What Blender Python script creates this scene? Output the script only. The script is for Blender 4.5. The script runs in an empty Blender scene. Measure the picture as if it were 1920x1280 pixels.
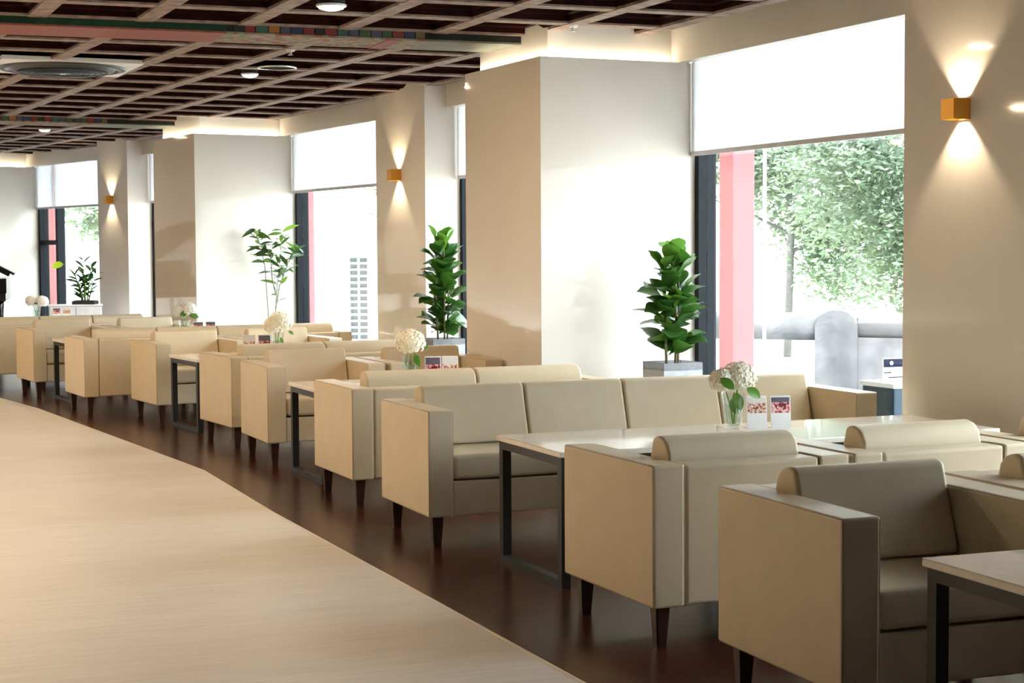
import bpy, bmesh, math, random
from mathutils import Vector, Matrix

random.seed(7)
scene = bpy.context.scene
COL = scene.collection
R = math.radians

# ------------------------------------------------------------------ camera
F_PX, PITCH, ROLL, EYE = 3180.0, 0.05495, -0.00565, 1.45
cam_data = bpy.data.cameras.new('camera')
cam_data.sensor_width = 36.0
cam_data.lens = F_PX / 1920.0 * 36.0
cam_data.clip_end = 300
cam = bpy.data.objects.new('camera', cam_data)
COL.objects.link(cam)
_r0 = Vector((1, 0, 0)); _u0 = Vector((0, math.sin(PITCH), math.cos(PITCH)))
_right = _r0 * math.cos(ROLL) + _u0 * math.sin(ROLL)
_up = _u0 * math.cos(ROLL) - _r0 * math.sin(ROLL)
_back = _right.cross(_up)
cam.matrix_world = Matrix(((_right.x, _up.x, _back.x, 0), (_right.y, _up.y, _back.y, 0),
                           (_right.z, _up.z, _back.z, EYE), (0, 0, 0, 1)))
scene.camera = cam

# ------------------------------------------------------------------ world, sun, exposure
scene.view_settings.view_transform = 'Standard'
scene.view_settings.look = 'None'
scene.view_settings.gamma = 1.0
scene.view_settings.use_curve_mapping = False
scene.view_settings.exposure = 0.32
scene.cycles.use_denoising = True
scene.cycles.max_bounces = 8
scene.cycles.transparent_max_bounces = 16

W_STRENGTH = 10.2
world = bpy.data.worlds.new('sky')
scene.world = world
world.use_nodes = True
wb = world.node_tree.nodes['Background']
wb.inputs[0].default_value = (0.87, 0.945, 1.0, 1)
wb.inputs[1].default_value = W_STRENGTH

sun_data = bpy.data.lights.new('sun', 'SUN')
sun_data.energy = 9.0
sun_data.angle = R(3)
sun_data.color = (1.0, 0.95, 0.86)
sun = bpy.data.objects.new('sun', sun_data)
sun.rotation_euler = (R(36), 0, R(-28))
COL.objects.link(sun)

LAMP_W = 62.0       # one ceiling downlight, watts
COVE_E = 22.0       # led strip emission
SCONCE_W = 24.0

# ------------------------------------------------------------------ helpers
def uv(h):
    a = R(h)
    return Vector((-math.sin(a), math.cos(a))), Vector((math.cos(a), math.sin(a)))

def V2(p): return Vector((p[0], p[1]))

def finish(name, bm, mat, parent=None, smooth=False):
    me = bpy.data.meshes.new(name)
    bm.normal_update()
    bm.to_mesh(me); bm.free()
    if mat: me.materials.append(mat)
    if smooth:
        me.polygons.foreach_set('use_smooth', [True] * len(me.polygons))
    return link(name, me, parent)

def weighted(me):
    acc = [Vector() for _ in me.vertices]
    for p in me.polygons:
        for vi in p.vertices: acc[vi] += p.normal * p.area
    me.polygons.foreach_set('use_smooth', [True] * len(me.polygons))
    me.normals_split_custom_set_from_vertices([tuple(a.normalized()) if a.length > 0 else (0, 0, 1) for a in acc])

def link(name, me, parent=None, loc=None, rot=None, scale=None):
    o = bpy.data.objects.new(name, me)
    COL.objects.link(o)
    if parent is not None: o.parent = parent
    if loc is not None: o.location = loc
    if rot is not None: o.rotation_euler = rot
    if scale is not None: o.scale = scale
    return o

def empty(name, loc, rz=0.0):
    o = bpy.data.objects.new(name, None)
    o.empty_display_size = 0.1
    o.location = loc; o.rotation_euler = (0, 0, rz)
    COL.objects.link(o)
    return o

def tag(o, label, cat, group=None):
    o['label'] = label; o['category'] = cat
    if group: o['group'] = group
    return o

def struct(o, label=None):
    o['kind'] = 'structure'
    if label: o['label'] = label
    return o

def add_box(bm, x0, x1, y0, y1, z0, z1):
    vs = [bm.verts.new((x, y, z)) for z in (z0, z1) for y in (y0, y1) for x in (x0, x1)]
    for f in ((0, 2, 3, 1), (4, 5, 7, 6), (0, 1, 5, 4), (2, 6, 7, 3), (0, 4, 6, 2), (1, 3, 7, 5)):
        bm.faces.new([vs[i] for i in f])
    return vs

def box_bm(x0, x1, y0, y1, z0, z1, bevel=0.0, seg=2):
    bm = bmesh.new()
    add_box(bm, x0, x1, y0, y1, z0, z1)
    if bevel > 0:
        bmesh.ops.bevel(bm, geom=bm.edges[:], offset=bevel, segments=seg, profile=0.6, affect='EDGES')
    return bm

def add_prism(bm, poly, z0, z1):
    n = len(poly)
    a = [bm.verts.new((p[0], p[1], z0)) for p in poly]
    b = [bm.verts.new((p[0], p[1], z1)) for p in poly]
    bm.faces.new(a[::-1]); bm.faces.new(b)
    for i in range(n):
        j = (i + 1) % n
        bm.faces.new((a[i], a[j], b[j], b[i]))

def ccw(poly):
    s = sum(poly[i][0] * poly[(i + 1) % len(poly)][1] - poly[(i + 1) % len(poly)][0] * poly[i][1] for i in range(len(poly)))
    return list(poly) if s > 0 else list(poly)[::-1]

def prism_bm(poly, z0, z1, bevel=0.0, seg=2):
    bm = bmesh.new()
    add_prism(bm, ccw(poly), z0, z1)
    if bevel > 0:
        bmesh.ops.bevel(bm, geom=bm.edges[:], offset=bevel, segments=seg, profile=0.6, affect='EDGES')
    return bm

def seg_poly(p, q, d0, d1):
    p = V2(p); q = V2(q); u = (q - p).normalized(); n = Vector((u.y, -u.x))
    return [p + n * d0, p + n * d1, q + n * d1, q + n * d0]

def wall_box(name, p, q, d0, d1, z0, z1, mat, parent=None, bevel=0.0):
    return finish(name, prism_bm(seg_poly(p, q, d0, d1), z0, z1, bevel), mat, parent)

def add_tube(bm, pts, radii, seg=8, cap=True):
    pts = [Vector(p) for p in pts]
    rings = []
    for i, p in enumerate(pts):
        d = (pts[min(i + 1, len(pts) - 1)] - pts[max(i - 1, 0)])
        d = d.normalized() if d.length > 1e-9 else Vector((0, 0, 1))
        a = d.cross(Vector((0.31, 0.95, 0.05)))
        if a.length < 1e-4: a = d.cross(Vector((1, 0, 0)))
        a.normalize(); b = d.cross(a)
        r = radii[i] if isinstance(radii, (list, tuple)) else radii
        rings.append([bm.verts.new(p + (a * math.cos(2 * math.pi * k / seg) + b * math.sin(2 * math.pi * k / seg)) * r) for k in range(seg)])
    for i in range(len(rings) - 1):
        for k in range(seg):
            j = (k + 1) % seg
            bm.faces.new((rings[i][k], rings[i][j], rings[i + 1][j], rings[i + 1][k]))
    if cap:
        bm.faces.new(rings[0][::-1]); bm.faces.new(rings[-1])

def add_lathe(bm, prof, seg=24, cx=0, cy=0):
    rings = []
    for r, z in prof:
        rings.append([bm.verts.new((cx + r * math.cos(2 * math.pi * k / seg), cy + r * math.sin(2 * math.pi * k / seg), z)) for k in range(seg)])
    for i in range(len(rings) - 1):
        for k in range(seg):
            j = (k + 1) % seg
            bm.faces.new((rings[i][k], rings[i][j], rings[i + 1][j], rings[i + 1][k]))
    return rings

def lathe_bm(prof, seg=24, cap0=True, cap1=True):
    bm = bmesh.new()
    rg = add_lathe(bm, prof, seg)
    if cap0: bm.faces.new(rg[0][::-1])
    if cap1: bm.faces.new(rg[-1])
    bmesh.ops.recalc_face_normals(bm, faces=bm.faces[:])
    return bm

# ------------------------------------------------------------------ materials
def new_mat(name):
    m = bpy.data.materials.new(name); m.use_nodes = True
    return m, m.node_tree, m.node_tree.nodes['Principled BSDF']

def noisy(name, c1, c2, scale=6.0, rough=0.5, bump=0.0, bump_scale=200.0, spec=0.5, metallic=0.0, detail=4.0, stretch=None, coat=0.0):
    m, nt, b = new_mat(name)
    tc = nt.nodes.new('ShaderNodeTexCoord')
    nz = nt.nodes.new('ShaderNodeTexNoise'); nz.inputs['Scale'].default_value = scale; nz.inputs['Detail'].default_value = detail
    src = tc.outputs['Object']
    if stretch:
        mp = nt.nodes.new('ShaderNodeMapping'); mp.inputs['Scale'].default_value = stretch
        nt.links.new(src, mp.inputs[0]); src = mp.outputs[0]
    nt.links.new(src, nz.inputs['Vector'])
    rp = nt.nodes.new('ShaderNodeValToRGB')
    rp.color_ramp.elements[0].position = 0.3; rp.color_ramp.elements[1].position = 0.7
    rp.color_ramp.elements[0].color = (*c1, 1); rp.color_ramp.elements[1].color = (*c2, 1)
    nt.links.new(nz.outputs[0], rp.inputs[0]); nt.links.new(rp.outputs[0], b.inputs['Base Color'])
    b.inputs['Roughness'].default_value = rough
    b.inputs['Specular IOR Level'].default_value = spec
    b.inputs['Metallic'].default_value = metallic
    b.inputs['Coat Weight'].default_value = coat
    if bump:
        n2 = nt.nodes.new('ShaderNodeTexNoise'); n2.inputs['Scale'].default_value = bump_scale
        nt.links.new(tc.outputs['Object'], n2.inputs['Vector'])
        bp_ = nt.nodes.new('ShaderNodeBump'); bp_.inputs['Strength'].default_value = bump; bp_.inputs['Distance'].default_value = 0.002
        nt.links.new(n2.outputs[0], bp_.inputs['Height']); nt.links.new(bp_.outputs[0], b.inputs['Normal'])
    return m

def emission(name, col, strength):
    m = bpy.data.materials.new(name); m.use_nodes = True
    nt = m.node_tree; nt.nodes.clear()
    e = nt.nodes.new('ShaderNodeEmission'); e.inputs[0].default_value = (*col, 1); e.inputs[1].default_value = strength
    o = nt.nodes.new('ShaderNodeOutputMaterial'); nt.links.new(e.outputs[0], o.inputs[0])
    return m

def plank_mat(name, cols, mortar, heading, length, width, rough, gap=0.004, spec=0.5):
    m, nt, b = new_mat(name)
    tc = nt.nodes.new('ShaderNodeTexCoord')
    mp = nt.nodes.new('ShaderNodeMapping'); mp.inputs['Rotation'].default_value = (0, 0, -R(heading))
    nt.links.new(tc.outputs['Object'], mp.inputs[0])
    br = nt.nodes.new('ShaderNodeTexBrick')
    br.inputs['Color1'].default_value = (*cols[0], 1); br.inputs['Color2'].default_value = (*cols[1], 1)
    br.inputs['Mortar'].default_value = (*mortar, 1)
    br.inputs['Scale'].default_value = 1.0; br.inputs['Mortar Size'].default_value = gap
    br.inputs['Brick Width'].default_value = length; br.inputs['Row Height'].default_value = width
    br.inputs['Bias'].default_value = 0.0
    nt.links.new(mp.outputs[0], br.inputs['Vector'])
    nz = nt.nodes.new('ShaderNodeTexNoise'); nz.inputs['Scale'].default_value = 3.0; nz.inputs['Detail'].default_value = 6
    mp2 = nt.nodes.new('ShaderNodeMapping'); mp2.inputs['Scale'].default_value = (1, 14, 1)
    nt.links.new(mp.outputs[0], mp2.inputs[0]); nt.links.new(mp2.outputs[0], nz.inputs['Vector'])
    mx = nt.nodes.new('ShaderNodeMix'); mx.data_type = 'RGBA'; mx.blend_type = 'MULTIPLY'; mx.inputs[0].default_value = 0.35
    nt.links.new(br.outputs['Color'], mx.inputs[6]); nt.links.new(nz.outputs[0], mx.inputs[7])
    nt.links.new(mx.outputs[2], b.inputs['Base Color'])
    b.inputs['Roughness'].default_value = rough; b.inputs['Specular IOR Level'].default_value = spec
    return m

M = {}
M['leather'] = noisy('cream_leather', (0.61, 0.515, 0.36), (0.65, 0.55, 0.39), 9, 0.48, 0.25, 260, 0.4)
M['stone'] = noisy('polished_cream_stone', (0.74, 0.69, 0.62), (0.78, 0.735, 0.67), 1.4, 0.05, 0, 0, 0.14, stretch=(1, 1, 0.5))
M['plaster'] = noisy('cream_plaster', (0.76, 0.71, 0.64), (0.79, 0.74, 0.67), 2.0, 0.75)
M['tan_wall'] = noisy('tan_wall', (0.42, 0.33, 0.22), (0.47, 0.37, 0.26), 2.0, 0.7)
M['wood_wall'] = noisy('dark_wood_wall', (0.05, 0.03, 0.02), (0.08, 0.05, 0.035), 6.0, 0.5, stretch=(1, 1, 0.1))
M['piping'] = noisy('leather_piping', (0.42, 0.34, 0.24), (0.46, 0.37, 0.26), 9, 0.5)
M['cove'] = noisy('cove_white', (0.86, 0.82, 0.75), (0.88, 0.84, 0.77), 2.0, 0.7)
M['wood_leg'] = noisy('dark_brown_leg', (0.030, 0.012, 0.008), (0.05, 0.02, 0.012), 30, 0.35, stretch=(1, 1, 0.1))
M['black_metal'] = noisy('black_steel', (0.010, 0.011, 0.012), (0.016, 0.017, 0.018), 20, 0.45, spec=0.4)
M['marble'] = noisy('white_marble_top', (0.80, 0.74, 0.66), (0.86, 0.81, 0.74), 14, 0.07, spec=0.6)
M['wood_floor'] = plank_mat('dark_wood_floor', ((0.042, 0.012, 0.007), (0.078, 0.023, 0.012)), (0.010, 0.004, 0.003), 25, 0.9, 0.12, 0.24, 0.002, 0.26)
M['aisle'] = plank_mat('pale_aisle_floor', ((0.80, 0.77, 0.735), (0.84, 0.81, 0.775)), (0.76, 0.73, 0.695), 22, 1.2, 0.2, 0.42, 0.002, 0.5)
M['edge_trim'] = noisy('pale_edge_trim', (0.75, 0.68, 0.58), (0.8, 0.73, 0.63), 8, 0.3)
M['lattice'] = noisy('painted_lattice', (0.17, 0.115, 0.095), (0.34, 0.265, 0.225), 11, 0.6, detail=6, spec=0.06)
M['lattice_red'] = noisy('dark_red_coffer', (0.010, 0.0018, 0.0015), (0.024, 0.004, 0.0035), 12, 0.6, spec=0.06)
M['coffer_panel'] = noisy('dark_green_panel', (0.002, 0.0025, 0.002), (0.006, 0.007, 0.0055), 7, 0.6, spec=0.06)
M['slab'] = noisy('dark_ceiling_slab', (0.03, 0.025, 0.022), (0.05, 0.04, 0.035), 3, 0.8, spec=0.06)
M['beam_green'] = noisy('beam_green', (0.012, 0.035, 0.022), (0.02, 0.05, 0.032), 8, 0.55, spec=0.06)
M['beam_red'] = noisy('beam_red', (0.21, 0.07, 0.055), (0.27, 0.10, 0.075), 8, 0.55, stretch=(1, 8, 1), spec=0.06)
M['beam_slate'] = noisy('beam_slate', (0.016, 0.020, 0.019), (0.026, 0.030, 0.028), 8, 0.55, spec=0.06)
M['beam_sage'] = noisy('beam_sage', (0.14, 0.15, 0.12), (0.19, 0.20, 0.16), 8, 0.55, spec=0.06)
def pattern_mat(name, cols, scale):
    m, nt, b = new_mat(name)
    tc = nt.nodes.new('ShaderNodeTexCoord')
    vo = nt.nodes.new('ShaderNodeTexVoronoi'); vo.inputs['Scale'].default_value = scale
    nt.links.new(tc.outputs['Object'], vo.inputs['Vector'])
    sp = nt.nodes.new('ShaderNodeSeparateColor'); nt.links.new(vo.outputs['Color'], sp.inputs[0])
    rp = nt.nodes.new('ShaderNodeValToRGB'); rp.color_ramp.interpolation = 'CONSTANT'
    el = rp.color_ramp.elements
    while len(el) < len(cols): el.new(0.5)
    for i, c in enumerate(cols):
        el[i].position = i / len(cols); el[i].color = (*c, 1)
    nt.links.new(sp.outputs[0], rp.inputs[0]); nt.links.new(rp.outputs[0], b.inputs['Base Color'])
    b.inputs['Roughness'].default_value = 0.7; b.inputs['Specular IOR Level'].default_value = 0.06
    return m
M['beam_pattern'] = pattern_mat('painted_beam_pattern', [(0.25, 0.22, 0.18), (0.24, 0.10, 0.08), (0.22, 0.22, 0.18), (0.15, 0.17, 0.12), (0.28, 0.25, 0.2), (0.27, 0.16, 0.10)], 22)
def flat(name, c, rough=0.5, spec=0.5, metallic=0.0):
    return noisy(name, tuple(x * 0.93 for x in c), tuple(min(1, x * 1.07) for x in c), 9, rough, spec=spec, metallic=metallic)
PAINT = {k: flat('paint_' + k, tuple(x * 0.5 for x in c), 0.55) for k, c in dict(red=(0.33, 0.03, 0.02), orange=(0.62, 0.22, 0.03), teal=(0.05, 0.17, 0.13), blue=(0.035, 0.045, 0.14),
         plum=(0.13, 0.05, 0.08), leaf=(0.06, 0.14, 0.05), violet=(0.11, 0.10, 0.18), black=(0.012, 0.012, 0.012), ochre=(0.22, 0.16, 0.05)).items()}
M['gold'] = flat('brushed_gold', (0.72, 0.36, 0.06), 0.35, metallic=0.75)
M['frame'] = flat('dark_slate_frame', (0.006, 0.009, 0.012), 0.6, 0.15)
M['white_plastic'] = flat('white_plastic', (0.72, 0.72, 0.72), 0.4)
M['grey_plastic'] = flat('dark_grey_plastic', (0.03, 0.033, 0.038), 0.4)
M['planter'] = noisy('grey_planter', (0.33, 0.34, 0.36), (0.40, 0.41, 0.43), 30, 0.6)
M['black_pot'] = flat('black_pot', (0.015, 0.014, 0.02), 0.35)
M['soil'] = noisy('soil', (0.02, 0.013, 0.008), (0.05, 0.03, 0.02), 60, 0.95)
def leaf_mat(name, c1, c2, rough=0.32):
    m = noisy(name, c1, c2, 5, rough, spec=0.5)
    b = m.node_tree.nodes['Principled BSDF']
    nt = m.node_tree
    tr = nt.nodes.new('ShaderNodeBsdfTranslucent'); tr.inputs[0].default_value = (c2[0] * 1.6, c2[1] * 1.6, c2[2] * 0.8, 1)
    mx = nt.nodes.new('ShaderNodeMixShader'); mx.inputs[0].default_value = 0.25
    out = nt.nodes['Material Output']
    nt.links.new(b.outputs[0], mx.inputs[1]); nt.links.new(tr.outputs[0], mx.inputs[2]); nt.links.new(mx.outputs[0], out.inputs[0])
    return m
M['fig_leaf'] = leaf_mat('fig_leaf', (0.016, 0.055, 0.012), (0.045, 0.125, 0.026))
M['fig_leaf_young'] = leaf_mat('fig_leaf_young', (0.06, 0.17, 0.025), (0.11, 0.26, 0.045))
M['slim_leaf'] = leaf_mat('slim_leaf', (0.025, 0.06, 0.022), (0.07, 0.14, 0.045))
M['slim_leaf_young'] = leaf_mat('slim_leaf_young', (0.11, 0.22, 0.035), (0.19, 0.33, 0.06))
M['zz_leaf'] = leaf_mat('dark_leaf', (0.015, 0.055, 0.02), (0.04, 0.12, 0.04))
M['lime_leaf'] = leaf_mat('lime_leaf', (0.42, 0.62, 0.03), (0.5, 0.7, 0.05))
M['stem'] = noisy('stem_bark', (0.16, 0.13, 0.08), (0.25, 0.21, 0.13), 40, 0.7)
M['cane'] = noisy('grey_green_cane', (0.26, 0.28, 0.20), (0.35, 0.37, 0.27), 40, 0.6)
M['green_stem'] = noisy('green_stem', (0.14, 0.30, 0.05), (0.22, 0.42, 0.08), 30, 0.5)
M['petal'] = noisy('cream_petal', (0.86, 0.82, 0.64), (0.92, 0.89, 0.78), 25, 0.7)
M['petal_white'] = noisy('white_petal', (0.86, 0.86, 0.82), (0.9, 0.9, 0.88), 25, 0.7)
M['hyd_leaf'] = leaf_mat('hydrangea_leaf', (0.04, 0.14, 0.02), (0.11, 0.26, 0.04))

def thin_glass(name, gloss, tint=(0.97, 0.99, 0.985)):
    m = bpy.data.materials.new(name); m.use_nodes = True
    nt = m.node_tree; nt.nodes.clear()
    t = nt.nodes.new('ShaderNodeBsdfTransparent'); t.inputs[0].default_value = (*tint, 1)
    g = nt.nodes.new('ShaderNodeBsdfGlossy'); g.inputs['Roughness'].default_value = 0.02
    lw = nt.nodes.new('ShaderNodeLayerWeight'); lw.inputs[0].default_value = 0.5
    pw = nt.nodes.new('ShaderNodeMath'); pw.operation = 'POWER'; pw.inputs[1].default_value = 3.0
    nt.links.new(lw.outputs['Facing'], pw.inputs[0])
    mul = nt.nodes.new('ShaderNodeMath'); mul.operation = 'MULTIPLY_ADD'; mul.inputs[1].default_value = gloss; mul.inputs[2].default_value = 0.03
    nt.links.new(pw.outputs[0], mul.inputs[0])
    mx = nt.nodes.new('ShaderNodeMixShader')
    nt.links.new(mul.outputs[0], mx.inputs[0]); nt.links.new(t.outputs[0], mx.inputs[1]); nt.links.new(g.outputs[0], mx.inputs[2])
    o = nt.nodes.new('ShaderNodeOutputMaterial'); nt.links.new(mx.outputs[0], o.inputs[0])
    return m
M['pane'] = thin_glass('window_glass', 0.25)
M['vase_glass'] = thin_glass('vase_glass', 0.5, (0.93, 0.95, 0.95))
M['water'] = thin_glass('vase_water', 0.3, (0.86, 0.92, 0.86))

def blind_mat():
    m = bpy.data.materials.new('white_blind_fabric'); m.use_nodes = True
    nt = m.node_tree; nt.nodes.clear()
    tc = nt.nodes.new('ShaderNodeTexCoord'); nz = nt.nodes.new('ShaderNodeTexNoise'); nz.inputs['Scale'].default_value = 180
    nt.links.new(tc.outputs['Object'], nz.inputs['Vector'])
    rp = nt.nodes.new('ShaderNodeValToRGB'); rp.color_ramp.elements[0].color = (0.84, 0.85, 0.87, 1); rp.color_ramp.elements[1].color = (0.9, 0.91, 0.93, 1)
    nt.links.new(nz.outputs[0], rp.inputs[0])
    d = nt.nodes.new('ShaderNodeBsdfDiffuse'); t = nt.nodes.new('ShaderNodeBsdfTranslucent')
    nt.links.new(rp.outputs[0], d.inputs[0]); nt.links.new(rp.outputs[0], t.inputs[0])
    mx = nt.nodes.new('ShaderNodeMixShader'); mx.inputs[0].default_value = 0.45
    nt.links.new(d.outputs[0], mx.inputs[1]); nt.links.new(t.outputs[0], mx.inputs[2])
    o = nt.nodes.new('ShaderNodeOutputMaterial'); nt.links.new(mx.outputs[0], o.inputs[0])
    return m
M['blind'] = blind_mat()
M['bar_grey'] = flat('blind_bar_grey', (0.55, 0.55, 0.56), 0.5)
M['matt_black'] = noisy('matt_black', (0.006, 0.006, 0.007), (0.012, 0.012, 0.013), 30, 0.9, spec=0.05)
M['led'] = emission('led_strip', (1.0, 0.86, 0.64), COVE_E)
M['lens'] = emission('downlight_lens', (1.0, 0.93, 0.82), 14.0)
M['chrome'] = flat('satin_chrome', (0.65, 0.65, 0.66), 0.25, metallic=0.9)
M['lacquer'] = flat('black_lacquer', (0.008, 0.008, 0.010), 0.12)
M['card'] = flat('white_card', (0.82, 0.81, 0.82), 0.35)
M['red_pillar'] = noisy('painted_red_pillar', (0.23, 0.052, 0.06), (0.26, 0.062, 0.07), 3, 0.6)
M['pale_stone'] = noisy('pale_stone', (0.075, 0.075, 0.085), (0.135, 0.135, 0.145), 5, 0.85)
M['pavement'] = noisy('pale_pavement', (0.50, 0.49, 0.46), (0.58, 0.57, 0.54), 2, 0.9)
M['white_wall'] = noisy('white_render', (0.75, 0.76, 0.78), (0.8, 0.81, 0.83), 2, 0.8)
M['pale_blue'] = flat('pale_blue_board', (0.14, 0.15, 0.17), 0.6)
M['block_pane'] = flat('grey_block_pane', (0.045, 0.052, 0.055), 0.4)
M['bark'] = noisy('tree_bark', (0.08, 0.078, 0.075), (0.12, 0.115, 0.11), 10, 0.9)
M['tree_leaf'] = leaf_mat('tree_leaf', (0.058, 0.10, 0.072), (0.15, 0.205, 0.145), 0.5)
M['blue_crate'] = flat('blue_grey_crate', (0.025, 0.045, 0.065), 0.5, 0.2)
M['navy'] = flat('navy_print', (0.006, 0.010, 0.028), 0.6, 0.1)
M['ink'] = flat('dark_ink', (0.004, 0.004, 0.005), 0.8, 0.05)

def print_mat(name, band, cols, scale, seed):
    m, nt, b = new_mat(name)
    tc = nt.nodes.new('ShaderNodeTexCoord')
    mp = nt.nodes.new('ShaderNodeMapping'); mp.inputs['Location'].default_value = (seed, seed * 1.7, 0)
    nt.links.new(tc.outputs['Generated'], mp.inputs[0])
    nz = nt.nodes.new('ShaderNodeTexNoise'); nz.inputs['Scale'].default_value = scale; nz.inputs['Detail'].default_value = 1
    nt.links.new(mp.outputs[0], nz.inputs['Vector'])
    rp = nt.nodes.new('ShaderNodeValToRGB'); el = rp.color_ramp.elements
    while len(el) < len(cols): el.new(0.5)
    for i, (pos, c) in enumerate(cols):
        el[i].position = pos; el[i].color = (*c, 1)
    nt.links.new(nz.outputs[0], rp.inputs[0])
    sp = nt.nodes.new('ShaderNodeSeparateXYZ'); nt.links.new(tc.outputs['Generated'], sp.inputs[0])
    gt = nt.nodes.new('ShaderNodeMath'); gt.operation = 'GREATER_THAN'; gt.inputs[1].default_value = 0.68
    nt.links.new(sp.outputs[2], gt.inputs[0])
    mx = nt.nodes.new('ShaderNodeMix'); mx.data_type = 'RGBA'
    nt.links.new(gt.outputs[0], mx.inputs[0]); nt.links.new(rp.outputs[0], mx.inputs[6]); mx.inputs[7].default_value = (*band, 1)
    nt.links.new(mx.outputs[2], b.inputs['Base Color']); b.inputs['Roughness'].default_value = 0.3
    return m
M['photo_dark'] = print_mat('dessert_photo_dark_band', (0.12, 0.11, 0.15), [(0.36, (0.12, 0.02, 0.03)), (0.44, (0.55, 0.05, 0.05)), (0.52, (0.85, 0.78, 0.78)), (0.64, (0.72, 0.10, 0.10))], 5.0, 3.1)
M['photo_light'] = print_mat('dessert_photo_light_band', (0.70, 0.67, 0.64), [(0.36, (0.22, 0.03, 0.02)), (0.45, (0.62, 0.40, 0.25)), (0.55, (0.82, 0.76, 0.70)), (0.66, (0.45, 0.12, 0.10))], 5.0, 8.4)

# ------------------------------------------------------------------ plan of the window wall (lintel face, near to far)
H_COL = 2.728      # column cladding and lintel underside
H_LAT = 2.918      # underside of the ceiling lattice
H_TOP = 3.05
GL = 0.177         # glass line behind the lintel face
HB = 2.082         # underside of the roller blinds
CW = 1.06          # how far the columns stand out from the lintels
L0a, L0b = (3.88, 5.576), (2.776, 8.103)
P1a, P1b = L0b, (2.297, 9.201)
C1 = Vector((0.199, 11.395)); U1, N1 = uv(24.5)
C2 = Vector((-3.477, 18.709)); U2, N2 = uv(31.0)
C3 = Vector((-8.204, 25.387)); U3, N3 = uv(38.0)
C0 = Vector((3.88, 5.576)) - uv(23.6)[1] * CW - uv(23.6)[0] * 1.27; U0, N0 = uv(23.6)
W1b = C1 + N1 * CW
WAa = C1 + N1 * CW + U1 * 1.287
P2a, P2b = Vector((-0.586, 15.476)), Vector((-1.114, 16.5625))
W2b = C2 + N2 * CW
WBa = C2 + N2 * CW + U2 * 1.346
P3a, P3b = Vector((-4.967, 22.917)), Vector((-5.564, 23.737))
W3b = C3 + N3 * CW

# floors ------------------------------------------------------------
EDGE = [(2.7, -0.3), (0.234, 5.59), (-0.363, 7.018), (-1.333, 9.325), (-2.04, 11.12), (-2.911, 12.787), (-4.361, 15.55), (-5.063, 16.708), (-8.2, 21.4), (-11.5, 25.6)]
right_side = [(6.0, -0.4), (4.65, 4.2), (3.1, 8.05), (1.7, 12.0), (-0.2, 15.8), (-2.1, 19.9), (-4.65, 23.5), (-6.8, 26.4), (-9.1, 29.3)]
fl = finish('floor', prism_bm([*EDGE, *right_side[::-1]], -0.08, 0.0), M['wood_floor'])
struct(fl, 'dark red-brown glossy wood floor under the seating')
fa = finish('floor_aisle', prism_bm([*EDGE, (-20.5, 19.5), (-10.5, -6.5), (6.5, -3.6)], -0.08, 0.0), M['aisle'])
struct(fa, 'pale beige polished floor of the aisle')
bm = bmesh.new()
for i in range(len(EDGE) - 1):
    add_prism(bm, ccw(seg_poly(EDGE[i], EDGE[i + 1], -0.005, 0.005)), 0.0, 0.002)
struct(finish('trim_1', bm, M['edge_trim']), 'thin pale edging strip between aisle and wood floor')

# room shell out of frame --------------------------------------------
struct(wall_box('wall_far', (-9.1, 29.3), (-20.5, 19.8), -0.2, 0.0, 0, H_TOP, M['plaster']), 'far cream wall of the lounge')
struct(wall_box('wall_left', (-20.5, 19.8), (-10.5, -6.5), -0.2, 0.0, 0, H_TOP, M['tan_wall']), 'tan wall across the aisle')
struct(wall_box('wall_back', (-10.5, -6.5), (6.6, -3.7), -0.2, 0.0, 0, H_TOP, M['wood_wall']), 'dark wood panelled wall behind the seating')
struct(wall_box('wall_near', (6.6, -3.7), (4.39, 4.41), 0.0, 0.2, 0, H_TOP, M['wood_wall']), 'dark wood wall past the first window')
struct(wall_box('wall_end', C3 + U3 * 1.27 + N3 * 0.95, (-9.1, 29.3), 0.0, 0.2, 0, H_TOP, M['plaster']), 'cream wall past the last column')
roof = [(6.8, -3.9), (5.2, 4.2), (3.4, 8.4), (2.0, 12.2), (0.1, 16.0), (-1.8, 20.1), (-4.25, 23.9), (-6.6, 26.7), (-8.9, 29.7), (-20.9, 19.9), (-10.7, -6.9)]
CEIL = finish('ceiling', prism_bm(roof, H_TOP, H_TOP + 0.15), M['slab'])
struct(CEIL, 'dark coffered ceiling with painted lattice')

# piers, columns, lintels ---------------------------------------------
def column(name, c, u, n, length, label):
    root = empty(name, (c.x, c.y, 0))
    root['kind'] = 'structure'; root['label'] = label
    cw = CW + GL + 0.1
    def pl(a0, a1, b0, b1):
        return [n * b0 + u * a0, n * b1 + u * a0, n * b1 + u * a1, n * b0 + u * a1]
    finish('cladding', prism_bm(pl(0, length, 0, cw), 0, H_COL), M['stone'], root)
    finish('core', prism_bm(pl(0.105, length - 0.04, 0.105, CW), H_COL, H_TOP), M['cove'], root)
    bm = bmesh.new()
    add_prism(bm, ccw(pl(0.03, length - 0.03, 0.075, 0.097)), H_COL, H_COL + 0.006)
    add_prism(bm, ccw(pl(0.075, 0.097, 0.10, CW - 0.03)), H_COL, H_COL + 0.006)
    finish('led_strip', bm, M['led'], root)
    return root
column('column', C0, U0, N0, 1.27, 'cream stone column past the first window')
column('column', C1, U1, N1, 1.287, 'cream stone column with a lit cove, in front of the fig plant')
column('column', C2, U2, N2, 1.346, 'cream stone column with a lit cove, beside the slender cane plant')
column('column', C3, U3, N3, 1.27, 'cream stone column with a lit cove, behind the black piano')

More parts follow.
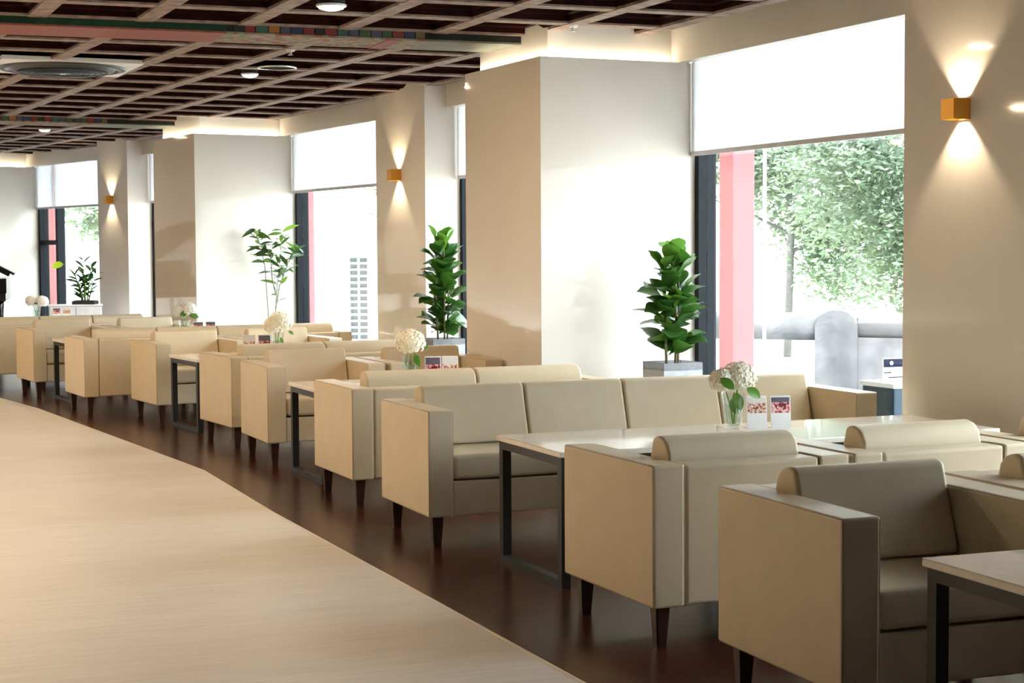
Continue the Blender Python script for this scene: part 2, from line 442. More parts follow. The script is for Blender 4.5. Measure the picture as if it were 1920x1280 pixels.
def pier(a, b, label):
    o = wall_box('pier', a, b, -0.212, 0.32, 0, H_TOP, M['stone'])
    struct(o, label); return o
pier(P1a, P1b, 'cream stone pier carrying the largest gold wall lamp')
pier(P2a, P2b, 'cream stone pier between the two fig plants, with a gold wall lamp')
pier(P3a, P3b, 'cream stone pier beside the dark-leaved plant, with a gold wall lamp')

def lintel(a, b, label, e0=0.0, e1=0.0):
    a = V2(a); b = V2(b); u = (b - a).normalized()
    o = wall_box('lintel', a - u * e0, b + u * e1, 0.0, 0.085, H_COL, H_TOP, M['stone'])
    struct(o, label)
    return o

# windows ------------------------------------------------------------
def window(n, a, b, label, splits=(), transom=None):
    a = V2(a); b = V2(b); L = (b - a).length; u = (b - a).normalized(); nn = Vector((u.y, -u.x))
    root = empty('window_%d' % n, (a.x, a.y, 0)); root['kind'] = 'structure'; root['label'] = label
    def seg(s0, s1, d0, d1, z0, z1, name, mat):
        pl = [u * s0 + nn * d0, u * s0 + nn * d1, u * s1 + nn * d1, u * s1 + nn * d0]
        return finish(name, prism_bm(pl, z0, z1), mat, root)
    seg(L - 0.055, L, 0.13, 0.27, 0.1, 2.98, 'jamb', M['frame'])
    seg(0.0, 0.055, 0.13, 0.27, 0.1, 2.98, 'jamb', M['frame'])
    seg(0, L, 0.13, 0.27, 0.0, 0.1, 'sill', M['frame'])
    seg(0.055, L - 0.055, 0.15, 0.25, 2.92, 2.98, 'head', M['frame'])
    cuts = [0.055, *[L - s for s in sorted(splits, reverse=True)], L - 0.055]
    for s in splits:
        seg(L - s - 0.04, L - s + 0.04, 0.14, 0.26, 0.1, 2.92, 'mullion', M['frame'])
    if transom:
        seg(transom[0] if transom[0] else 0.055, L - 0.055, 0.15, 0.25, transom[1] - 0.035, transom[1] + 0.035, 'transom', M['frame'])
    for i in range(len(cuts) - 1):
        seg(cuts[i], cuts[i + 1], 0.192, 0.20, 0.1, 2.92, 'pane', M['pane'])
    # upper closing board above the opening
    seg(0, L, 0.085, 0.32, 2.98, H_TOP, 'head_board', M['plaster'])
    return root
window(1, L0a, L0b, 'tall window past the largest wall lamp')
window(2, P1b, W1b, 'tall window looking on trees and a stone railing')
window(3, WAa, P2a, 'tall window hidden behind a column')
window(4, P2b, W2b, 'tall window looking on a white block screen')
window(5, WBa, P3a, 'tall window hidden behind the far column')
Lw3 = (W3b - P3b).length
window(6, P3b, W3b, 'tall far window with a mullion and transom', splits=(0.66,), transom=(Lw3 - 0.66, 1.575))
lintel(L0a, L0b, 'cream lintel over the first window', 0.05, 0.0)
lintel(P1b, W1b, 'cream lintel over the window with trees', 0.0, 0.12)
lintel(WAa, P2a, 'cream lintel behind the near column', 0.05, 0.0)
lintel(P2b, W2b, 'cream lintel over the window with the block screen', 0.0, 0.12)
lintel(WBa, P3a, 'cream lintel behind the far column', 0.05, 0.0)
lintel(P3b, W3b, 'cream lintel over the far window', 0.0, 0.12)

def blind(a, b, s0, s1, label):
    a = V2(a); b = V2(b); u = (b - a).normalized(); nn = Vector((u.y, -u.x))
    root = empty('roller_blind', (a.x, a.y, HB))
    tag(root, label, 'blind', 'white roller blinds')
    def seg(x0, x1, d0, d1, z0, z1, name, mat):
        pl = [u * x0 + nn * d0, u * x0 + nn * d1, u * x1 + nn * d1, u * x1 + nn * d0]
        return finish(name, prism_bm(pl, z0, z1), mat, root)
    L = (b - a).length
    s1 = L + s1 if s1 <= 0 else s1
    seg(s0, s1, 0.100, 0.102, 0.03, 2.88 - HB, 'fabric', M['blind'])
    seg(s0, s1, 0.094, 0.108, 0.0, 0.03, 'bottom_bar', M['bar_grey'])
    bm = bmesh.new()
    p = u * s0 + nn * 0.11; q = u * s1 + nn * 0.11
    add_tube(bm, [(p.x, p.y, 2.895 - HB), (q.x, q.y, 2.895 - HB)], 0.018, 10)
    finish('roller_tube', bm, M['bar_grey'], root)
blind(L0a, L0b, 0.02, -0.03, 'white roller blind over the first window')
blind(P1b, W1b, 0.02, -0.012, 'wide white roller blind over the window with trees')
blind(WAa, P2a, 0.02, -0.03, 'white roller blind seen edge-on behind the near column')
blind(P2b, W2b, 0.02, -0.02, 'white roller blind over the window with the block screen')
blind(WBa, P3a, 0.02, -0.03, 'white roller blind hidden behind the far column')
blind(P3b, W3b, 0.02, Lw3 - 0.67, 'wider white roller blind over the far window')
blind(P3b, W3b, Lw3 - 0.65, -0.02, 'narrow white roller blind beside the far column')

# ------------------------------------------------------------------ ceiling lattice
def isect(p, d, q, e):
    # p + s d = q + t e
    cr = d.x * e.y - d.y * e.x
    w = q - p
    s = (w.x * e.y - w.y * e.x) / cr
    return p + d * s

class Beam:
    def __init__(self, c, ang, half):
        self.d = Vector((math.cos(R(ang)), math.sin(R(ang))))      # towards the windows
        self.n = Vector((-self.d.y, self.d.x))                    # away from the camera
        self.c = V2(c); self.half = half
        self.near = self.c - self.n * half; self.far = self.c + self.n * half
B1 = Beam((-0.074, 12.137), 20.4, 0.254)
B2 = Beam((-4.098, 19.695), 28.5, 0.265)
B3 = Beam((-8.533, 26.235), 36.0, 0.265)

SW = 0.059   # half width of a lattice strip
def lattice(bay, q0, step, k0, k1, heading, pa, da, pb, db, rows, skip=()):
    u, n = uv(heading)
    lines = []
    for k in range(k0, k1 + 1):
        o = n * (q0 + step * k)
        lines.append((isect(o, u, pa, da), isect(o, u, pb, db)))
    K = len(lines)
    G = [[A + (B - A) * (j / rows) for j in range(rows + 1)] for A, B in lines]
    for A, B in lines:
        finish('lattice_strip', prism_bm(seg_poly(A, B, -SW, SW), H_LAT, H_LAT + 0.018), M['lattice'], CEIL)
    for j in range(rows + 1):
        finish('cross_strip', prism_bm(seg_poly(G[0][j], G[K - 1][j], -SW, SW), H_LAT + 0.004, H_LAT + 0.018), M['lattice'], CEIL)
    for k in range(K - 1):
        for j in range(rows):
            if (k + k0, j) in skip: continue
            cs = [G[k][j], G[k + 1][j], G[k + 1][j + 1], G[k][j + 1]]
            cen = sum(cs, Vector((0, 0))) / 4
            w = (cs[1] - cs[0]).length; hgt = (cs[3] - cs[0]).length
            def ring(inset):
                f = 1 - 2 * inset / w; g = 1 - 2 * inset / hgt
                f = min(f, g)
                return [cen + (c - cen) * f for c in cs]
            bm = bmesh.new()
            steps = [(SW - 0.008, H_LAT + 0.016), (SW + 0.004, H_LAT + 0.018), (SW + 0.006, H_LAT + 0.052), (SW + 0.040, H_LAT + 0.058), (SW + 0.046, H_LAT + 0.110)]
            rg = [[bm.verts.new((c.x, c.y, z)) for c in ring(i)] for i, z in steps]
            for a in range(len(rg) - 1):
                for e in range(4):
                    f = (e + 1) % 4
                    bm.faces.new((rg[a][e], rg[a + 1][e], rg[a + 1][f], rg[a][f]))
            co = finish('coffer', bm, M['lattice_red'], CEIL)
            pn = ring(SW + 0.044)
            finish('panel', prism_bm(pn, H_LAT + 0.104, H_LAT + 0.115), M['coffer_panel'], co)
    return G
far1 = B1.near - B1.n * (0.694 * 12)
G1 = lattice(1, 1.526, 0.6657, -4, 6, 23.3, far1, B1.d, B1.near, B1.d, 12)
G2 = lattice(2, 3.615, 0.70, -4, 4, 27.2, B1.far, B1.d, B2.near, B2.d, 11)
G3 = lattice(3, 5.87, 0.70, -4, 3, 32.5, B2.far, B2.d, B3.near, B3.d, 11)

def beam(B, left, label, painted):
    root = empty('painted_beam', (B.c.x, B.c.y, 2.865))
    struct(root, label)
    def sec(s0, s1, y0, y1, z0, z1, name, mat):       # s measured away from the column
        pl = [-B.d * s0 + B.n * y0, -B.d * s0 + B.n * y1, -B.d * s1 + B.n * y1, -B.d * s1 + B.n * y0]
        return finish(name, prism_bm(pl, z0, z1), mat, root)
    h = B.half
    sec(-0.25, left, -h + 0.015, h - 0.015, 0.012, 0.18, 'beam_core', M['beam_slate'])
    for nm, s0, s1, bot, side in (('plain_end', -0.2, 0.62, M['beam_sage'], M['beam_slate']), ('patterned_length', 0.62, 2.0, M['beam_pattern'], M['beam_slate']),
                                  ('red_length', 2.0, left, M['beam_red'], M['beam_green'])):
        sec(s0, s1, -h, h, 0.0, 0.012, 'bottom_board', bot)
        sec(s0, s1, -h, -h + 0.015, 0.012, 0.12, 'side_board', side)
        sec(s0, s1, h - 0.015, h, 0.012, 0.12, 'side_board', side)
    seq = ['ochre', 'blue', 'red', 'leaf', 'violet', 'leaf', 'violet', 'teal', 'red', 'black', 'red', 'blue', 'violet', 'orange', 'teal', 'red', 'black', 'leaf', 'teal']
    s = 0.64
    for i in range(19):
        w = 0.062 + 0.016 * ((i * 7) % 3) / 2
        if s + w > 1.99: break
        sec(s, s + w, -h - 0.006, -h, 0.016, 0.075, 'painted_block', PAINT[seq[i % len(seq)]])
        s += w + 0.008
    # red diagonal band across the underside
    sec(0.80, 0.90, -h, h, -0.004, 0.0, 'red_band', M['beam_red'])
beam(B1, 7.0, 'painted ceiling beam with green and red length, nearest the big column', True)
beam(B2, 5.0, 'painted ceiling beam with small coloured blocks over the far column', True)
beam(B3, 4.0, 'painted ceiling beam above the black piano', True)

# ------------------------------------------------------------------ ceiling fittings
def downlight(x, y, r, label, power=LAMP_W, spread=180):
    root = empty('downlight', (x, y, H_LAT))
    tag(root, label, 'ceiling light', 'round ceiling downlights')
    bm = bmesh.new()
    add_lathe(bm, [(r, 0.004), (r, -0.006), (r * 0.90, -0.010), (r * 0.82, -0.008), (r * 0.82, 0.004)], 24)
    finish('trim_ring', bm, M['white_plastic'], root, True)
    finish('lens', lathe_bm([(0.001, -0.030), (r * 0.45, -0.028), (r * 0.80, -0.018), (r * 0.82, -0.008), (0.001, -0.006)], 24, False, False), M['lens'], root)
    finish('housing', lathe_bm([(r * 0.9, 0.004), (r * 0.9, 0.09)], 20), M['grey_plastic'], root)
    ld = bpy.data.lights.new('downlight_beam', 'AREA'); ld.shape = 'DISK'; ld.size = r * 1.6; ld.energy = power
    ld.color = (1.0, 0.74, 0.46); ld.spread = R(spread)
    lo = bpy.data.objects.new('downlight_beam', ld); lo.location = (x, y, H_LAT - 0.045); COL.objects.link(lo)
downlight(-1.08, 10.335, 0.093, 'largest round downlight in the ceiling before the green and red beam', 18.0)
downlight(-2.184, 14.31, 0.074, 'small round downlight beside the black ceiling speaker', 18.0)
downlight(-5.65, 20.67, 0.074, 'small round downlight past the far painted beam', 18.0)
AISLE = [(-4.4, 4.9), (-6.4, 5.2), (-4.0, 7.0), (-6.2, 7.4), (-5.0, 9.4), (-7.2, 10.4), (-6.3, 12.6), (-8.4, 13.4), (-7.9, 16.0), (-9.8, 17.0)]
for i, (x, y) in enumerate(AISLE):
    downlight(x, y, 0.08, 'round downlight in the ceiling over the aisle, out past the painted beams', LAMP_W, 125 if i < 2 else 180)

def cassette(cx, cy, ang):
    root = empty('air_conditioner', (cx, cy, H_LAT), R(ang))
    tag(root, 'round dark air conditioner cassette on a square white ceiling panel', 'air conditioner')
    finish('panel', box_bm(-0.54, 0.54, -0.54, 0.54, -0.012, 0.02, 0.004), M['white_plastic'], root)
    finish('outlet_ring', lathe_bm([(0.50, -0.010), (0.50, -0.022), (0.47, -0.030), (0.43, -0.028), (0.42, -0.012)], 48, False, False), M['grey_plastic'], root, True)
    finish('grille', lathe_bm([(0.42, -0.012), (0.40, -0.035), (0.30, -0.050), (0.02, -0.056), (0.001, -0.056)], 48, False, False), M['grey_plastic'], root, True)
    for i in range(7):
        r = 0.09 + 0.042 * i
        z = -0.0565 + (0.003 * max(0, i - 3))
        finish('grille_ring', lathe_bm([(r, z + 0.004), (r, z - 0.004), (r + 0.012, z - 0.004), (r + 0.012, z + 0.004)], 40, False, False), M['black_metal'], root)
    finish('badge', lathe_bm([(0.02, -0.056), (0.018, -0.062), (0.001, -0.063)], 16, False, False), M['chrome'], root, True)
cassette(-3.583, 13.674, 24)
sp = empty('ceiling_speaker', (-1.887, 13.83, H_LAT))
tag(sp, 'round black ceiling speaker with a pale rim', 'speaker')
finish('rim', lathe_bm([(0.158, 0.004), (0.158, -0.006), (0.148, -0.008), (0.146, -0.002)], 32, False, False), M['chrome'], sp, True)
finish('grille', lathe_bm([(0.147, -0.002), (0.08, -0.004), (0.001, -0.005)], 32, False, False), M['matt_black'], sp, True)
for (x, y), lab in ((G2[5][1], 'small white sprinkler head just past the green and red beam'), (G1[9][11], 'small white sprinkler head before the green and red beam, near the column')):
    s_ = empty('sprinkler', (x, y, H_LAT)); tag(s_, lab, 'sprinkler', 'ceiling sprinklers')
    finish('cover', lathe_bm([(0.035, 0.0), (0.03, -0.012), (0.012, -0.014), (0.012, -0.035), (0.001, -0.035)], 14, False, False), M['white_plastic'], s_)
    finish('deflector', lathe_bm([(0.02, -0.036), (0.02, -0.04), (0.001, -0.04)], 12), M['chrome'], s_)

# ------------------------------------------------------------------ wall lamps
def sconce(x, y, heading, label):
    u, n = uv(heading)
    root = empty('wall_lamp', (x, y, 2.139), R(heading))
    tag(root, label, 'wall lamp', 'gold cube wall lamps')
    h = 0.052; d = 0.105; t = 0.006
    # local x points into the wall, y along the wall; the body stands out towards -x
    finish('back_plate', box_bm(-0.010, 0.0, -0.05, 0.05, -h, h), M['gold'], root)
    bm = bmesh.new()
    add_box(bm, -d, -d + t, -0.05, 0.05, -h, h)
    add_box(bm, -d + t, -0.010, -0.05, -0.05 + t, -h, h)
    add_box(bm, -d + t, -0.010, 0.05 - t, 0.05, -h, h)
    finish('body', bm, M['gold'], root)
    finish('diffuser', box_bm(-0.075, -0.02, -0.03, 0.03, -0.006, 0.006), M['lens'], root)
    for s in (1, -1):
        ld = bpy.data.lights.new('wall_lamp_beam', 'SPOT'); ld.energy = SCONCE_W; ld.spot_size = R(92); ld.spot_blend = 0.5
        ld.color = (1.0, 0.80, 0.52); ld.shadow_soft_size = 0.006
        lo = bpy.data.objects.new('wall_lamp_beam', ld)
        p = Vector((x, y)) - n * 0.042
        lo.location = (p.x, p.y, 2.139 + 0.010 * s)
        lo.rotation_euler = (0 if s < 0 else math.pi, 0, 0)
        COL.objects.link(lo)
def on_pier(a, b, s):
    a = V2(a); b = V2(b); u = (b - a).normalized(); nn = Vector((u.y, -u.x))
    p = a + u * s - nn * 0.212
    return p.x, p.y, math.degrees(math.atan2(-u.x, u.y))
sconce(*on_pier(P1a, P1b, 0.70), 'gold cube wall lamp on the pier by the window with trees')
sconce(*on_pier(P2a, P2b, 0.615), 'gold cube wall lamp on the pier between the fig plant and the cane plant')
sconce(*on_pier(P3a, P3b, 0.53), 'gold cube wall lamp on the pier beside the dark-leaved plant')

# ------------------------------------------------------------------ seating
LEG_H, ARM_H, ARM_T, BACK_T, SEAT_Z = 0.152, 0.670, 0.130, 0.130, 0.452
_mesh = {}
def cached(key, make, mat, smooth=True):
    if key not in _mesh:
        bm = make()
        me = bpy.data.meshes.new(key[0])
        bm.normal_update(); bm.to_mesh(me); bm.free()
        me.materials.append(mat)
        if smooth == 'w': weighted(me)
        elif smooth: me.polygons.foreach_set('use_smooth', [True] * len(me.polygons))
        _mesh[key] = me
    return _mesh[key]

def profile_bm(prof, w, bevel, seg=3):
    # (y, z) outline extruded along x, centred
    bm = bmesh.new()
    a = [bm.verts.new((-w / 2, y, z)) for y, z in prof]
    b = [bm.verts.new((w / 2, y, z)) for y, z in prof]
    bm.faces.new(a); bm.faces.new(b[::-1])
    for i in range(len(prof)):
        j = (i + 1) % len(prof)
        bm.faces.new((a[i], b[i], b[j], a[j]))
    bmesh.ops.recalc_face_normals(bm, faces=bm.faces[:])
    bmesh.ops.bevel(bm, geom=bm.edges[:], offset=bevel, segments=seg, profile=0.55, affect='EDGES', clamp_overlap=True)
    return bm

def leg_bm():
    bm = bmesh.new()
    lo, hi = 0.019, 0.029
    vs = [bm.verts.new((sx * r, sy * r, z)) for z, r in ((0.0, lo), (LEG_H + 0.004, hi)) for sx, sy in ((-1, -1), (1, -1), (1, 1), (-1, 1))]
    bm.faces.new(vs[0:4][::-1]); bm.faces.new(vs[4:8])
    for i in range(4):
        j = (i + 1) % 4
        bm.faces.new((vs[i], vs[j], vs[4 + j], vs[4 + i]))
    bmesh.ops.bevel(bm, geom=[e for e in bm.edges if abs(e.verts[0].co.z - e.verts[1].co.z) > 0.05], offset=0.005, segments=2, affect='EDGES')
    return bm

def piping_bm(hx, hy, z0, z1):
    # welted seams along both long outlines of an arm
    bm = bmesh.new(); e = 0.010
    for sx in (-1, 1):
        x = sx * (hx - 0.0035)
        ring = [(x, -hy + e, z0 + 0.002), (x, -hy + 0.0035, z0 + e), (x, -hy + 0.0035, z1 - e), (x, -hy + e, z1 - 0.0035),
                (x, hy - e, z1 - 0.0035), (x, hy - 0.0035, z1 - e), (x, hy - 0.0035, z0 + e), (x, hy - e, z0 + 0.002)]
        add_tube(bm, ring, 0.0028, 5)
    return bm

def seat_unit(name, label, cat, group, nl, heading, toward, n, cw, depth=0.76):
    """nl: plan point of the near outer corner on the aisle side; toward: faces back along the row (True) or away (False)"""
    u, v = uv(heading)
    W = n * cw + 2 * ARM_T
    c = V2(nl) + v * (W / 2) + u * (depth / 2)
    root = empty(name, (c.x, c.y, 0), R(heading) + (0 if toward else math.pi))
    tag(root, label, cat, group)
    D2 = depth / 2
    inner = n * cw
    arm = cached(('arm', depth), lambda: box_bm(-ARM_T / 2, ARM_T / 2, -D2, D2, LEG_H, ARM_H, 0.012, 3), M['leather'], 'w')
    pip = cached(('piping', depth), lambda: piping_bm(ARM_T / 2, D2, LEG_H, ARM_H), M['piping'])
    for s in (-1, 1):
        ao = link('arm', arm, root, (s * (inner / 2 + ARM_T / 2 + 0.001), 0, 0))
        link('piping', pip, ao)
    link('back_panel', cached(('back_panel', n, cw, depth), lambda: box_bm(-inner / 2 + 0.001, inner / 2 - 0.001, D2 - BACK_T, D2 - 0.002, LEG_H + 0.002, ARM_H - 0.004, 0.016, 3), M['leather'], 'w'), root)
    link('base', cached(('base', n, cw, depth), lambda: box_bm(-inner / 2 + 0.001, inner / 2 - 0.001, -D2 + 0.018, D2 - BACK_T - 0.002, LEG_H + 0.004, 0.322, 0.008, 2), M['leather'], 'w'), root)
    sc = cached(('seat_cushion', cw, depth), lambda: box_bm(-cw / 2 + 0.003, cw / 2 - 0.003, -D2 + 0.010, D2 - BACK_T - 0.004, 0.330, SEAT_Z, 0.022, 3), M['leather'], 'w')
    yb = D2 - BACK_T - 0.004
    prof = [(yb - 0.215, SEAT_Z + 0.003), (yb, SEAT_Z + 0.003), (yb, 0.672), (yb - 0.010, 0.712), (yb - 0.040, 0.740), (yb - 0.090, 0.752), (yb - 0.126, 0.742)]
    bc = cached(('back_cushion', cw, depth), lambda: profile_bm(prof, cw - 0.006, 0.016, 3), M['leather'], 'w')
    for i in range(n):
        x = -inner / 2 + cw * (i + 0.5)
        link('seat_cushion', sc, root, (x, 0, 0))
        link('back_cushion', bc, root, (x, 0, 0))
    lg = cached(('leg',), leg_bm, M['wood_leg'], False)
    for sx in (-1, 1):
        for sy in (-1, 1):
            link('leg', lg, root, (sx * (W / 2 - 0.060), sy * (D2 - 0.065), 0))
    if n > 2:
        for sy in (-1, 1): link('leg', lg, root, (0, sy * (D2 - 0.065), 0))
    return root

CH = 0.57
def step(nl, h, d):
    v = uv(h)[1]; return (nl[0] + v.x * d, nl[1] + v.y * d)
g_arm = 'cream armchairs'; g_sofa = 'cream sofas'
A_ = (0.944, 4.822)
seat_unit('armchair', 'cream armchair drawn up to the bare table, its arm on the aisle', 'armchair', g_arm, A_, 20.8, True, 1, CH)
seat_unit('armchair', 'cream armchair drawn up to the bare table, one seat in from the aisle', 'armchair', g_arm, step(A_, 20.8, 0.865), 20.8, True, 1, CH)
R_ = (0.502, 6.021)
seat_unit('armchair', 'cream armchair with its back to the bare table, facing the long table, beside the aisle', 'armchair', g_arm, R_, 23.0, False, 1, CH)
seat_unit('armchair', 'cream armchair facing the long table, middle of three', 'armchair', g_arm, step(R_, 23.0, 0.855), 23.0, False, 1, CH)
seat_unit('armchair', 'cream armchair facing the long table, against the pier with the largest lamp', 'armchair', g_arm, step(R_, 23.0, 1.71), 23.0, False, 1, CH)
seat_unit('four_seat_sofa', 'long cream four-seat sofa facing the long table with two-headed flowers', 'sofa', g_sofa, (-0.404, 8.113), 21.8, True, 4, CH)
seat_unit('two_seat_sofa', 'cream two-seat sofa back to back with the long four-seat sofa', 'sofa', g_sofa, (-0.897, 9.451), 22.8, False, 2, 0.68, 0.76)
seat_unit('armchair', 'cream armchair on the aisle behind the table with one round cream flower', 'armchair', g_arm, (-1.634, 11.279), 22.5, True, 1, CH)
seat_unit('armchair', 'cream armchair against the big column, behind the table with one round cream flower', 'armchair', g_arm, (-0.828, 11.58), 23.5, True, 1, CH)
E_ = (-2.043, 12.305)
seat_unit('two_seat_sofa', 'cream two-seat sofa between the two nearer fig-side tables, its back to the big column', 'sofa', g_sofa, E_, 28.0, False, 2, 0.67)
F_ = (-2.969, 14.115)
seat_unit('armchair', 'cream armchair on the aisle behind the table with the tilted cream flower', 'armchair', g_arm, F_, 28.5, True, 1, CH)
seat_unit('armchair', 'pale-lit cream armchair half hidden by the tilted cream flower', 'armchair', g_arm, step(F_, 28.5, 0.85), 28.5, True, 1, CH)
seat_unit('four_seat_sofa', 'cream four-seat sofa back to back with the armchairs by the tilted cream flower', 'sofa', g_sofa, (-3.774, 14.928), 27.5, False, 4, CH)
H_ = (-4.724, 16.71)
seat_unit('armchair', 'cream armchair on the aisle just before the farthest sofa', 'armchair', g_arm, H_, 28.6, True, 1, CH)
seat_unit('armchair', 'cream armchair just before the farthest sofa, one seat in from the aisle', 'armchair', g_arm, step(H_, 28.6, 0.87), 28.6, True, 1, CH)
seat_unit('four_seat_sofa', 'farthest cream four-seat sofa, seen from behind below the black piano', 'sofa', g_sofa, (-6.07, 17.35), 30.0, False, 4, CH)

# ------------------------------------------------------------------ tables
T_H, T_D, T_L = 0.585, 0.74, 1.135
def table(label, nl, heading, length=T_L):
    u, v = uv(heading)
    c = V2(nl) + v * (length / 2) + u * (T_D / 2)
    root = empty('lounge_table', (c.x, c.y, 0), R(heading))
    tag(root, label, 'table', 'white-topped lounge tables')
    a, b, t = length / 2, T_D / 2, 0.042
    link('table_top', cached(('table_top', length), lambda: box_bm(-a, a, -b, b, T_H - 0.024, T_H, 0.004, 2), M['marble'], False), root)
    leg = cached(('table_leg', length), lambda: box_bm(-t / 2, t / 2, -t / 2, t / 2, 0.0, T_H - 0.025), M['black_metal'], False)
    for sx in (-1, 1):
        for sy in (-1, 1):
            link('leg', leg, root, (sx * (a - 0.012 - t / 2), sy * (b - 0.012 - t / 2), 0))
        link('floor_bar', cached(('floor_bar', length), lambda: box_bm(-t / 2, t / 2, -b + 0.012 + t, b - 0.012 - t, 0.0, 0.03), M['black_metal'], False), root, (sx * (a - 0.012 - t / 2), 0, 0))
        link('end_rail', cached(('end_rail', length), lambda: box_bm(-t / 2, t / 2, -b + 0.012 + t, b - 0.012 - t, T_H - 0.062, T_H - 0.025), M['black_metal'], False), root, (sx * (a - 0.012 - t / 2), 0, 0))
    for sy in (-1, 1):
        link('side_rail', cached(('side_rail', length), lambda: box_bm(-a + 0.012 + t, a - 0.012 - t, -t / 2, t / 2, T_H - 0.062, T_H - 0.025), M['black_metal'], False), root, (0, sy * (b - 0.012 - t / 2), 0))
    return root
u0_, v0_ = uv(21.0)
T0nl = Vector((1.135, 4.675)) - u0_ * T_D
table('bare white-topped table in front of the aisle armchair', T0nl, 21.0)
T1nl = Vector((0.20, 7.148))
table('aisle half of the long white-topped table, without flowers', T1nl, 22.0)
table('wall half of the long white-topped table, under the two-headed flowers', T1nl + uv(22.0)[1] * (T_L + 0.006), 22.0)
T2nl = Vector((-1.184, 10.39))
table('white-topped table under the single round cream flower', T2nl, 22.5)
T3nl = Vector((-2.50, 13.39))
table('white-topped table under the tilted cream flower', T3nl, 28.0)
T4nl = Vector((-4.19, 16.05))
table('aisle-side white-topped table before the farthest armchairs', T4nl, 28.0)
table('white-topped table under the white flower with dark leaves', T4nl + uv(28.0)[1] * (T_L + 0.02) - uv(28)[0] * 0.14, 28.0)
T5nl = Vector((-6.52, 20.9))
table('far white-topped table past the farthest sofa', T5nl, 34.0)

# ------------------------------------------------------------------ flowers
def bloom_bm(r, seed, squash=0.86):
    rnd = random.Random(seed)
    bm = bmesh.new()
    bmesh.ops.create_icosphere(bm, subdivisions=2, radius=r * 0.86)
    for vtx in bm.verts: vtx.co.z *= squash
    nfl = 150
    for i in range(nfl):
        zz = 1 - 2 * (i + 0.5) / nfl
        ph = i * 2.399963 + rnd.uniform(-0.1, 0.1)
        d = Vector((math.sqrt(1 - zz * zz) * math.cos(ph), math.sqrt(1 - zz * zz) * math.sin(ph), zz))
        if zz < -0.75: continue
        rr = r * rnd.uniform(0.90, 1.04)
        p = Vector((d.x * rr, d.y * rr, d.z * rr * squash))
        a = d.orthogonal().normalized(); b = d.cross(a)
        tw = rnd.uniform(0, 6.28)
        for k in range(4):
            an = tw + k * math.pi / 2
            e = a * math.cos(an) + b * math.sin(an); f = a * -math.sin(an) + b * math.cos(an)
            s = 0.0145 * rnd.uniform(0.85, 1.15)
            q = [p, p + e * s * 0.6 + f * s * 0.55 + d * 0.003, p + e * s * 1.25 + d * 0.001, p + e * s * 0.6 - f * s * 0.55 + d * 0.003]
            bm.faces.new([bm.verts.new(x) for x in q])
    return bm
def leaf_bm(L, W, bend=0.25, fold=0.2, tip=0.75, rows=6, widest=0.5, wave=0.0):
    # along +x from the stalk, flat in xy, bending down towards the tip
    bm = bmesh.new()
    ring = []
    for i in range(rows + 1):
        t = i / rows
        w = W / 2 * (math.sin(math.pi * min(1, t ** (math.log(0.5) / math.log(widest)))) ** tip if 0 < t < 1 else 0.02)
        x = L * t; z = -bend * L * t * t
        wz = wave * math.sin(t * 9)
        ring.append([bm.verts.new((x, -w, z + fold * w + wz)), bm.verts.new((x, 0, z)), bm.verts.new((x, w, z + fold * w - wz))])
    for i in range(rows):
        for k in range(2):
            bm.faces.new((ring[i][k], ring[i + 1][k], ring[i + 1][k + 1], ring[i][k + 1]))
    return bm
def leaf(parent, key, mat, p, az, el, roll=0.0, s=1.0, name='leaf'):
    o = link(name, key, parent, p)
    m = Matrix.Rotation(az, 3, 'Z') @ Matrix.Rotation(-el, 3, 'Y') @ Matrix.Rotation(roll, 3, 'X')
    o.rotation_euler = m.to_euler(); o.scale = (s, s, s)
    return o
HL = cached(('leaf', 'hyd'), lambda: leaf_bm(0.10, 0.058, 0.25, 0.25, 0.8), M['hyd_leaf'])

VASE_P = [(0.001, 0.012), (0.030, 0.012), (0.034, 0.02), (0.056, 0.170), (0.060, 0.172), (0.060, 0.168), (0.038, 0.010), (0.036, 0.0), (0.001, 0.0)]
def vase(x, y, label):
    root = empty('glass_vase', (x, y, T_H))
    tag(root, label, 'vase', 'glass vases on the tables')
    link('glass', cached(('glass',), lambda: lathe_bm(VASE_P, 28, False, False), M['vase_glass']), root)
    link('water', cached(('water',), lambda: lathe_bm([(0.001, 0.013), (0.029, 0.013), (0.033, 0.02), (0.046, 0.11), (0.001, 0.11)], 24, False, False), M['water']), root)
    return root
def hydrangea(x, y, label, blooms, mat='petal', leaves=()):
    root = empty('hydrangea', (x, y, T_H + 0.014))
    tag(root, label, 'flower', 'hydrangeas in the vases')
    for i, (bx, by, bz, r) in enumerate(blooms):
        bm = bmesh.new()
        add_tube(bm, [(0.004 * i, 0, 0.006), (bx * 0.25, by * 0.25, 0.09), (bx * 0.7, by * 0.7, bz * 0.75), (bx, by, bz - r * 0.5)], 0.0042, 7)
        st = finish('stem', bm, M['green_stem'], root, True)
        link('bloom', cached(('bloom', r, i, mat), lambda: bloom_bm(r, i * 13 + 5), M[mat], False), st, (bx, by, bz))
    for (lx, ly, lz, az, el, s, *rl) in leaves:
        leaf(st, HL, None, (lx, ly, lz), R(az), R(el), R(rl[0] if rl else 65), s)
    return root
V = [(1.057, 8.085), (-0.66, 11.02), (-1.955, 14.08), (-3.26, 16.88), (-6.06, 21.62)]
vlabels = ['glass vase holding the two-headed hydrangea on the long table', 'glass vase holding the single round cream hydrangea', 'glass vase holding the tilted cream hydrangea', 'glass vase holding the white hydrangea with dark leaves', 'glass vase on the far table past the farthest sofa']
for (x, y), l in zip(V, vlabels): vase(x, y, l)
